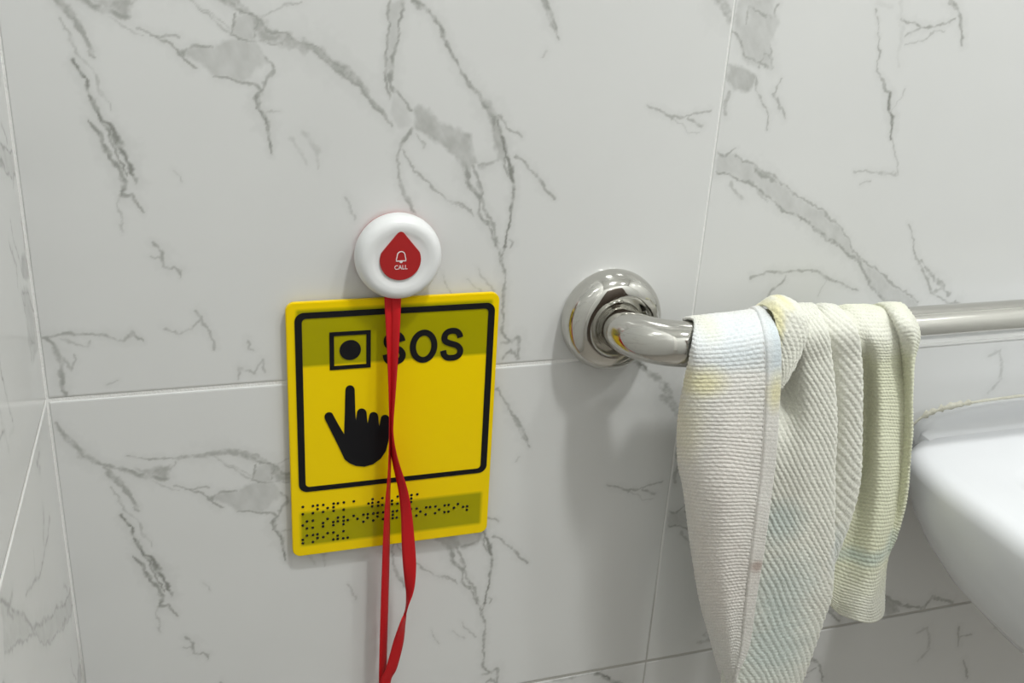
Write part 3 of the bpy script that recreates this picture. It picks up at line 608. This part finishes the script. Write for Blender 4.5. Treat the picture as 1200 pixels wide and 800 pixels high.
CREAM = np.array([0.79, 0.775, 0.73]); IVORY = np.array([0.80, 0.80, 0.715]); LIME = np.array([0.73, 0.74, 0.55])
BLUE = np.array([0.62, 0.72, 0.78]); YELLOW = np.array([0.80, 0.74, 0.36]); TEAL = np.array([0.42, 0.54, 0.53]); PINK = np.array([0.78, 0.70, 0.65])
PALE = np.array([0.78, 0.83, 0.86]); BROWN = np.array([0.42, 0.30, 0.25])
def stain(pts, v, y, r): return None
def sheet(name, cols, base, stains, pitch, ang, amp, nu, nv, lin=None, parent=None, thick=0.0018, back=True, by=-0.0385, top=None):
    """cols: for each column a front run of (u, v, depth); the run is continued over the bar and down behind it"""
    C = []
    for c in cols:
        fr = [on_plane(*p) for p in c]
        x0 = fr[0][0]; xb = max(x0, 0.452) if x0 < 0.5 else x0; ztop = RZ+RR+0.0022
        if back:
            pre = [np.array([xb+.012, by+.002, -0.06]), np.array([xb+.006, by, -0.03]), np.array([(x0+xb)/2, by, RZ-.002]), np.array([x0, RY+RR*0.80, RZ+RR*0.78+.001])]
            C.append(pre+fr)
        else: C.append(fr)
    P = np.array(C)                                     # columns, rows, 3
    P = catmull(P.transpose(1, 0, 2), nv)               # rows fine
    # columns: chord-length parametrised so that ridges stay tight
    Pc = P.transpose(1, 0, 2); fine = []
    m_ = len(cols); per = nu//(m_-1)
    Pf = catmull(Pc, per*(m_-1)+1).transpose(1, 0, 2)   # rows, cols, 3
    nr, nc = Pf.shape[:2]
    du = np.linalg.norm(np.diff(Pf, axis=1), axis=2).mean(0); uu = np.concatenate([[0], np.cumsum(du)])
    dv = np.linalg.norm(np.diff(Pf, axis=0), axis=2).mean(1); vv = np.concatenate([[0], np.cumsum(dv)])
    # even out the sampling
    un = np.linspace(0, uu[-1], nc); vn = np.linspace(0, vv[-1], nr)
    Pg = np.empty_like(Pf)
    for k in range(3):
        tmp = np.array([np.interp(un, uu, Pf[i, :, k]) for i in range(nr)])
        Pg[:, :, k] = np.array([np.interp(vn, vv, tmp[:, j]) for j in range(nc)]).T
    Pf = Pg; U, Vv = np.meshgrid(un, vn)
    tu = np.gradient(Pf, axis=1); tv = np.gradient(Pf, axis=0); nn = np.cross(tu, tv); nn /= np.linalg.norm(nn, axis=2)[..., None]+1e-12
    mid = nn[nr*3//4, nc//2]
    if mid[1] > 0: nn = -nn
    ca, sa = math.cos(ang), math.sin(ang)
    wob = 0.0012*(fbm(U*60, Vv*60)-0.5)
    A = (U*ca+Vv*sa+wob)/pitch[0]; B = (-U*sa+Vv*ca+wob)/pitch[1]
    cb = np.cos(2*math.pi*B+1.0*(fbm(U*180+5, Vv*180)-0.5)); ca_ = np.cos(2*math.pi*A+math.pi*(np.floor(B) % 2))
    h = 0.55*cb+0.45*ca_*(0.75+0.25*cb)
    h = h*(0.45+1.1*fbm(U*300, Vv*300)) + 0.9*(fbm(U*700, Vv*700)-0.5)
    if lin: h = h*lin(U, Vv, un[-1])
    Pf = Pf + nn*(amp*h)[..., None]
    sag = 0.0016*(fbm(U*35+3, Vv*22+8)-0.5); Pf = Pf + nn*sag[..., None]
    dy_, dz_ = Pf[..., 1]-RY, Pf[..., 2]-RZ; rr = np.hypot(dy_, dz_); push = np.maximum(RR+0.0016, rr)/np.maximum(rr, 1e-6)
    Pf[..., 1] = RY+dy_*push; Pf[..., 2] = RZ+dz_*push
    col = np.ones((nr, nc, 3))*base
    col *= (0.96+0.08*fbm(U*120, Vv*120))[..., None]
    for (c, (u, v, y), rx, rz, f) in stains:
        q = on_plane(u, v, y); d = np.sqrt(((Pf[..., 0]-q[0])/rx)**2 + ((Pf[..., 2]-q[2])/rz)**2 + ((Pf[..., 1]-q[1])/0.03)**2)
        d = d + 0.35*(fbm(U*150, Vv*150)-0.5)
        k = np.clip(1.35-d, 0, 1)[..., None]*f; col = col*(1-k)+c*k
    V = Pf.reshape(-1, 3); idx = np.arange(nr*nc).reshape(nr, nc)
    Q = np.stack([idx[:-1, :-1], idx[1:, :-1], idx[1:, 1:], idx[:-1, 1:]], -1).reshape(-1, 4)
    return V, Q, col.reshape(-1, 3), Pf
def cloth_object(name, parts, parent=None, thick=0.0018):
    V = []; Q = []; Cc = []; off = 0
    for v, q, c, _ in parts:
        V.append(v); Q.append(q+off); Cc.append(c); off += len(v)
    V = np.concatenate(V); Q = np.concatenate(Q); Cc = np.concatenate(Cc)
    me = bpy.data.meshes.new(name)
    me.vertices.add(len(V)); me.vertices.foreach_set('co', V.astype(np.float32).ravel())
    me.loops.add(Q.size); me.loops.foreach_set('vertex_index', Q.astype(np.int32).ravel())
    me.polygons.add(len(Q)); me.polygons.foreach_set('loop_start', np.arange(0, Q.size, 4, dtype=np.int32)); me.polygons.foreach_set('loop_total', np.full(len(Q), 4, np.int32))
    a = me.attributes.new('tint', 'FLOAT_COLOR', 'POINT')
    a.data.foreach_set('color', np.concatenate([Cc, np.ones((len(Cc), 1))], 1).astype(np.float32).ravel())
    me.polygons.foreach_set('use_smooth', np.ones(len(Q), bool))
    me.materials.append(M_towel); me.update(calc_edges=True)
    o = bpy.data.objects.new(name, me); COL.objects.link(o)
    md = o.modifiers.new('thickness', 'SOLIDIFY'); md.thickness = thick; md.offset = 0
    return o
# hanging front flap with the stitched hem
left  = [(813,375,-.064),(811,400,-.0795),(804,440,-.076),(795,490,-.070),(795,541,-.068),(803,585,-.066),(812,650,-.066),(821,705,-.066),(833,750,-.066),(848,800,-.066),(866,860,-.066),(880,900,-.066)]
colb  = [(822,374,-.064),(820,404,-.0835),(815,442,-.086),(810,490,-.085),(811,541,-.085),(817,588,-.085),(824,650,-.085),(832,706,-.084),(842,752,-.083),(853,802,-.081),(868,862,-.078),(881,901,-.074)]
colc  = [(850,371,-.064),(850,402,-.0855),(848,442,-.0915),(846,490,-.094),(846,541,-.096),(845,590,-.097),(845,650,-.096),(849,705,-.095),(853,752,-.093),(858,801,-.089),(870,862,-.084),(882,902,-.078)]
cold  = [(878,366,-.064),(884,396,-.0870),(886,440,-.0935),(884,490,-.096),(881,545,-.098),(876,590,-.099),(870,648,-.099),(866,702,-.097),(863,750,-.095),(861,801,-.091),(872,863,-.086),(883,903,-.080)]
cole  = [(893,362,-.064),(911,392,-.0885),(914,436,-.0960),(911,490,-.099),(907,547,-.101),(901,594,-.102),(893,650,-.101),(885,700,-.099),(877,755,-.096),(862,802,-.092),(873,864,-.087),(884,904,-.081)]
st1 = [(PALE, (860,390,-.086), .045, .022, .9), (BLUE, (870,420,-.09), .030, .010, .35), (BLUE, (908,410,-.09), .007, .022, .6), (YELLOW, (824,448,-.088), .016, .011, .6), (YELLOW, (908,458,-.097), .006, .014, .6),
       (YELLOW, (836,384,-.08), .010, .010, .25), (YELLOW, (805,500,-.08), .010, .03, .25), (PINK, (850,560,-.096), .03, .06, .35), (PINK, (850,680,-.096), .03, .06, .4), (BROWN, (886,662,-.101), .005, .006, .7)]
def hem_soft(U, V, um): return np.where(U > um*0.86, 0.35, 1.0)
s1 = sheet('flap', [left, colb, colc, cold, cole], CREAM, st1, (0.0034, 0.0031), 0.0, 0.00042, 150, 900, hem_soft)
# wide middle panel, its ribs running on the bias
cA = [(900,366,-.064),(905,395,-.080),(900,425,-.081),(893,460,-.080),(890,520,-.082),(884,600,-.081),(872,680,-.080),(856,745,-.080),(845,800,-.080),(858,860,-.080),(872,900,-.078)]
cB = [(915,362,-.064),(920,393,-.0825),(919,425,-.072),(918,460,-.068),(918,520,-.083),(913,600,-.085),(905,680,-.085),(893,745,-.085),(880,800,-.085),(872,860,-.084),(878,900,-.080)]
cC = [(932,358,-.064),(944,390,-.0850),(944,425,-.0860),(945,460,-.0875),(947,520,-.090),(943,600,-.090),(937,680,-.090),(926,740,-.089),(910,800,-.088),(893,860,-.086),(888,900,-.082)]
cD = [(949,357,-.064),(966,385,-.0868),(971,420,-.0900),(975,461,-.0915),(976.5,520,-.092),(974,600,-.091),(972,686,-.089),(960,732,-.088),(938,797,-.088),(912,860,-.086),(894,900,-.083)]
cD2= [(953,357,-.063),(966.5,387,-.0835),(971.5,421,-.0862),(975.5,462,-.0868),(977,520,-.087),(974.5,600,-.086),(972,686,-.084),(959,732,-.084),(937,797,-.084),(911,860,-.083),(893,900,-.081)]
cE = [(957,360,-.060),(963,389,-.0790),(966,423,-.0760),(968,462,-.075),(969,520,-.076),(967,600,-.079),(962,686,-.078),(950,732,-.078),(930,797,-.078),(905,860,-.078),(890,900,-.078)]
cE2= [(965,358,-.063),(983,388,-.0835),(987,422,-.0845),(989,462,-.085),(990,520,-.084),(986,600,-.082),(970,670,-.080),(955,725,-.078),(935,790,-.077),(908,850,-.077),(892,895,-.077)]
cF = [(976,359,-.063),(1001,385,-.0852),(1008,420,-.0882),(1009,460,-.0880),(1008,520,-.086),(1002,586,-.084),(977,662,-.081),(960,718,-.078),(940,782,-.076),(912,842,-.076),(896,890,-.076)]
cF2= [(980,359,-.063),(1001,387,-.0825),(1007,421,-.0835),(1008,461,-.0830),(1007,520,-.081),(1001,586,-.0795),(976,662,-.077),(959,718,-.075),(939,782,-.074),(911,842,-.074),(895,890,-.074)]
st2 = [(TEAL, (915,610,-.085), .018, .020, .5), (TEAL, (915,690,-.086), .03, .035, .45), (TEAL, (905,760,-.087), .035, .04, .5), (YELLOW, (914,380,-.078), .008, .02, .5), (BLUE, (975,640,-.08), .01, .02, .3)]
s2 = sheet('panel', [cA, cB, cC, cD, cD2, cE, cE2, cF, cF2], IVORY, st2, (0.0034, 0.0036), 1.17, 0.00045, 264, 800, by=-0.0365)
# yellowish panel behind, shorter, with a rolled outer edge
cG = [(985,362,-.060),(999,391,-.0785),(1001,426,-.074),(1001,470,-.070),(1000,520,-.070),(994,575,-.068),(984,622,-.068),(973,665,-.068),(968,690,-.068),(973,709,-.068)]
cH = [(998,360,-.063),(1012,393,-.0800),(1015,428,-.0735),(1016,470,-.070),(1014,520,-.067),(1008,578,-.067),(999,630,-.068),(989,672,-.070),(983,700,-.071),(984,719,-.072)]
cI = [(1010,361,-.063),(1024,394,-.0835),(1029,430,-.0835),(1030,470,-.082),(1029.5,520,-.080),(1027,580,-.080),(1021,634,-.081),(1013,680,-.082),(1008,706,-.083),(1006,727,-.084)]
cJ = [(1022,361,-.063),(1036,394,-.0835),(1041,430,-.0815),(1042,470,-.079),(1042,520,-.077),(1039,580,-.078),(1033,634,-.080),(1025,680,-.082),(1021,708,-.083),(1020,729,-.083)]
cK = [(1033,363,-.060),(1050,389,-.0800),(1056,428,-.0740),(1057,470,-.073),(1056,520,-.070),(1051,578,-.070),(1042,630,-.074),(1033,672,-.077),(1030,700,-.078),(1030,725,-.078)]
cL = [(1037,358,-.064),(1055,384,-.0870),(1061,424,-.0800),(1063,470,-.0755),(1062,520,-.073),(1056,585,-.0725),(1046,628,-.074),(1037,664,-.075),(1034,694,-.075),(1033,721,-.075)]
cM = [(1048,356,-.066),(1068,382,-.0890),(1068,424,-.0850),(1067.5,470,-.080),(1067,520,-.077),(1061,583,-.076),(1049,630,-.074),(1038.5,655,-.073),(1036,690,-.072),(1035,714,-.072)]
cN = [(1060,358,-.064),(1077,388,-.0820),(1071,424,-.0790),(1068.5,470,-.077),(1067.5,520,-.075),(1061.5,583,-.073),(1049.5,630,-.071),(1038.5,655,-.069),(1035.5,690,-.068),(1034.5,712,-.068)]
st3 = [(IVORY, (1035,380,-.08), .06, .022, .9), (IVORY, (1020,720,-.08), .05, .045, .8), (TEAL, (1012,656,-.081), .05, .008, .5), (TEAL, (1045,632,-.075), .008, .01, .4)]
s3 = sheet('panel', [cG, cH, cI, cJ, cK, cL, cM, cN], LIME, st3, (0.0034, 0.0032), 0.03, 0.0004, 170, 640, by=-0.0395)
# small fold lying over the top of the bar
f1 = [(884,361,-.057),(895,358,-.066),(906,368,-.079),(910,386,-.0855),(912,410,-.0870),(912,435,-.0875),(912,450,-.0880)]
f2 = [(898,351,-.055),(905,349,-.065),(914,362,-.080),(919,386,-.0868),(920,412,-.0880),(917,435,-.0888),(913,452,-.0888)]
f3 = [(913,347,-.055),(919,349,-.065),(929,363,-.081),(935,386,-.0872),(932,412,-.0890),(924,436,-.0898),(914.5,454,-.0893)]
f4 = [(926,352,-.055),(934,356,-.065),(943,370,-.0815),(947,388,-.0870),(940,412,-.0885),(928,437,-.0895),(915.5,456,-.0890)]
st4 = [(YELLOW, (903,362,-.070), .006, .009, .3), (YELLOW, (911,380,-.084), .004, .02, .6), (YELLOW, (914,348,-.066), .005, .005, .6)]
s4 = sheet('fold', [f1, f2, f3, f4], IVORY, st4, (0.0034, 0.0036), 1.17, 0.0004, 90, 200, back=False)
towel = cloth_object('towel', [s1, s2, s3, s4])
tag(towel, 'cream waffle-weave cotton towel with faint blue and yellow stains draped over the steel bar', 'towel')
# hem: a doubled strip with a stitched seam along the free edge of the front flap
Pf = s1[3]; nr, nc = Pf.shape[:2]; j0 = int(nc*0.87)
S = Pf[int(nr*0.16):, j0:, :].copy()
E1 = np.gradient(S, axis=1); E2 = np.gradient(S, axis=0); nn = np.cross(E1, E2); nn /= np.linalg.norm(nn, axis=2)[..., None]+1e-12
if nn[S.shape[0]//2, 1, 1] > 0: nn = -nn
k = np.linspace(0, 1, S.shape[1]); lift = 0.0013*np.clip(np.minimum(k/0.12, 1), 0, 1)
hemc = s1[2].reshape(nr, nc, 3)[int(nr*0.16):, j0:]
S = S+nn*(lift[None, :, None]+0.0003)
idx = np.arange(S.shape[0]*S.shape[1]).reshape(S.shape[:2])
Q = np.stack([idx[:-1, :-1], idx[1:, :-1], idx[1:, 1:], idx[:-1, 1:]], -1).reshape(-1, 4)
hem = cloth_object('hem', [(S.reshape(-1, 3), Q, hemc.reshape(-1, 3), None)], thick=0.0012)
hem.parent = towel
M_thread = mat('seam_thread', (0.42, 0.40, 0.37), 0.9); add_bump(M_thread, 900, 0.3)
js = int((nc-1)*0.86); line = Pf[int(nr*0.16)::3, js, :]
V = []; Fc = []
for i in range(len(line)):
    p = line[i]; V += [p+np.array([-.0003, -.0007, 0]), p+np.array([0, -.0011, 0]), p+np.array([.0003, -.0007, 0])]
for i in range(len(line)-1):
    if i % 9 == 8: continue
    for kk in range(2): Fc.append((i*3+kk, i*3+kk+1, i*3+kk+4, i*3+kk+3))
seam = mesh_obj('seam', V, Fc, M_thread, hem, True)
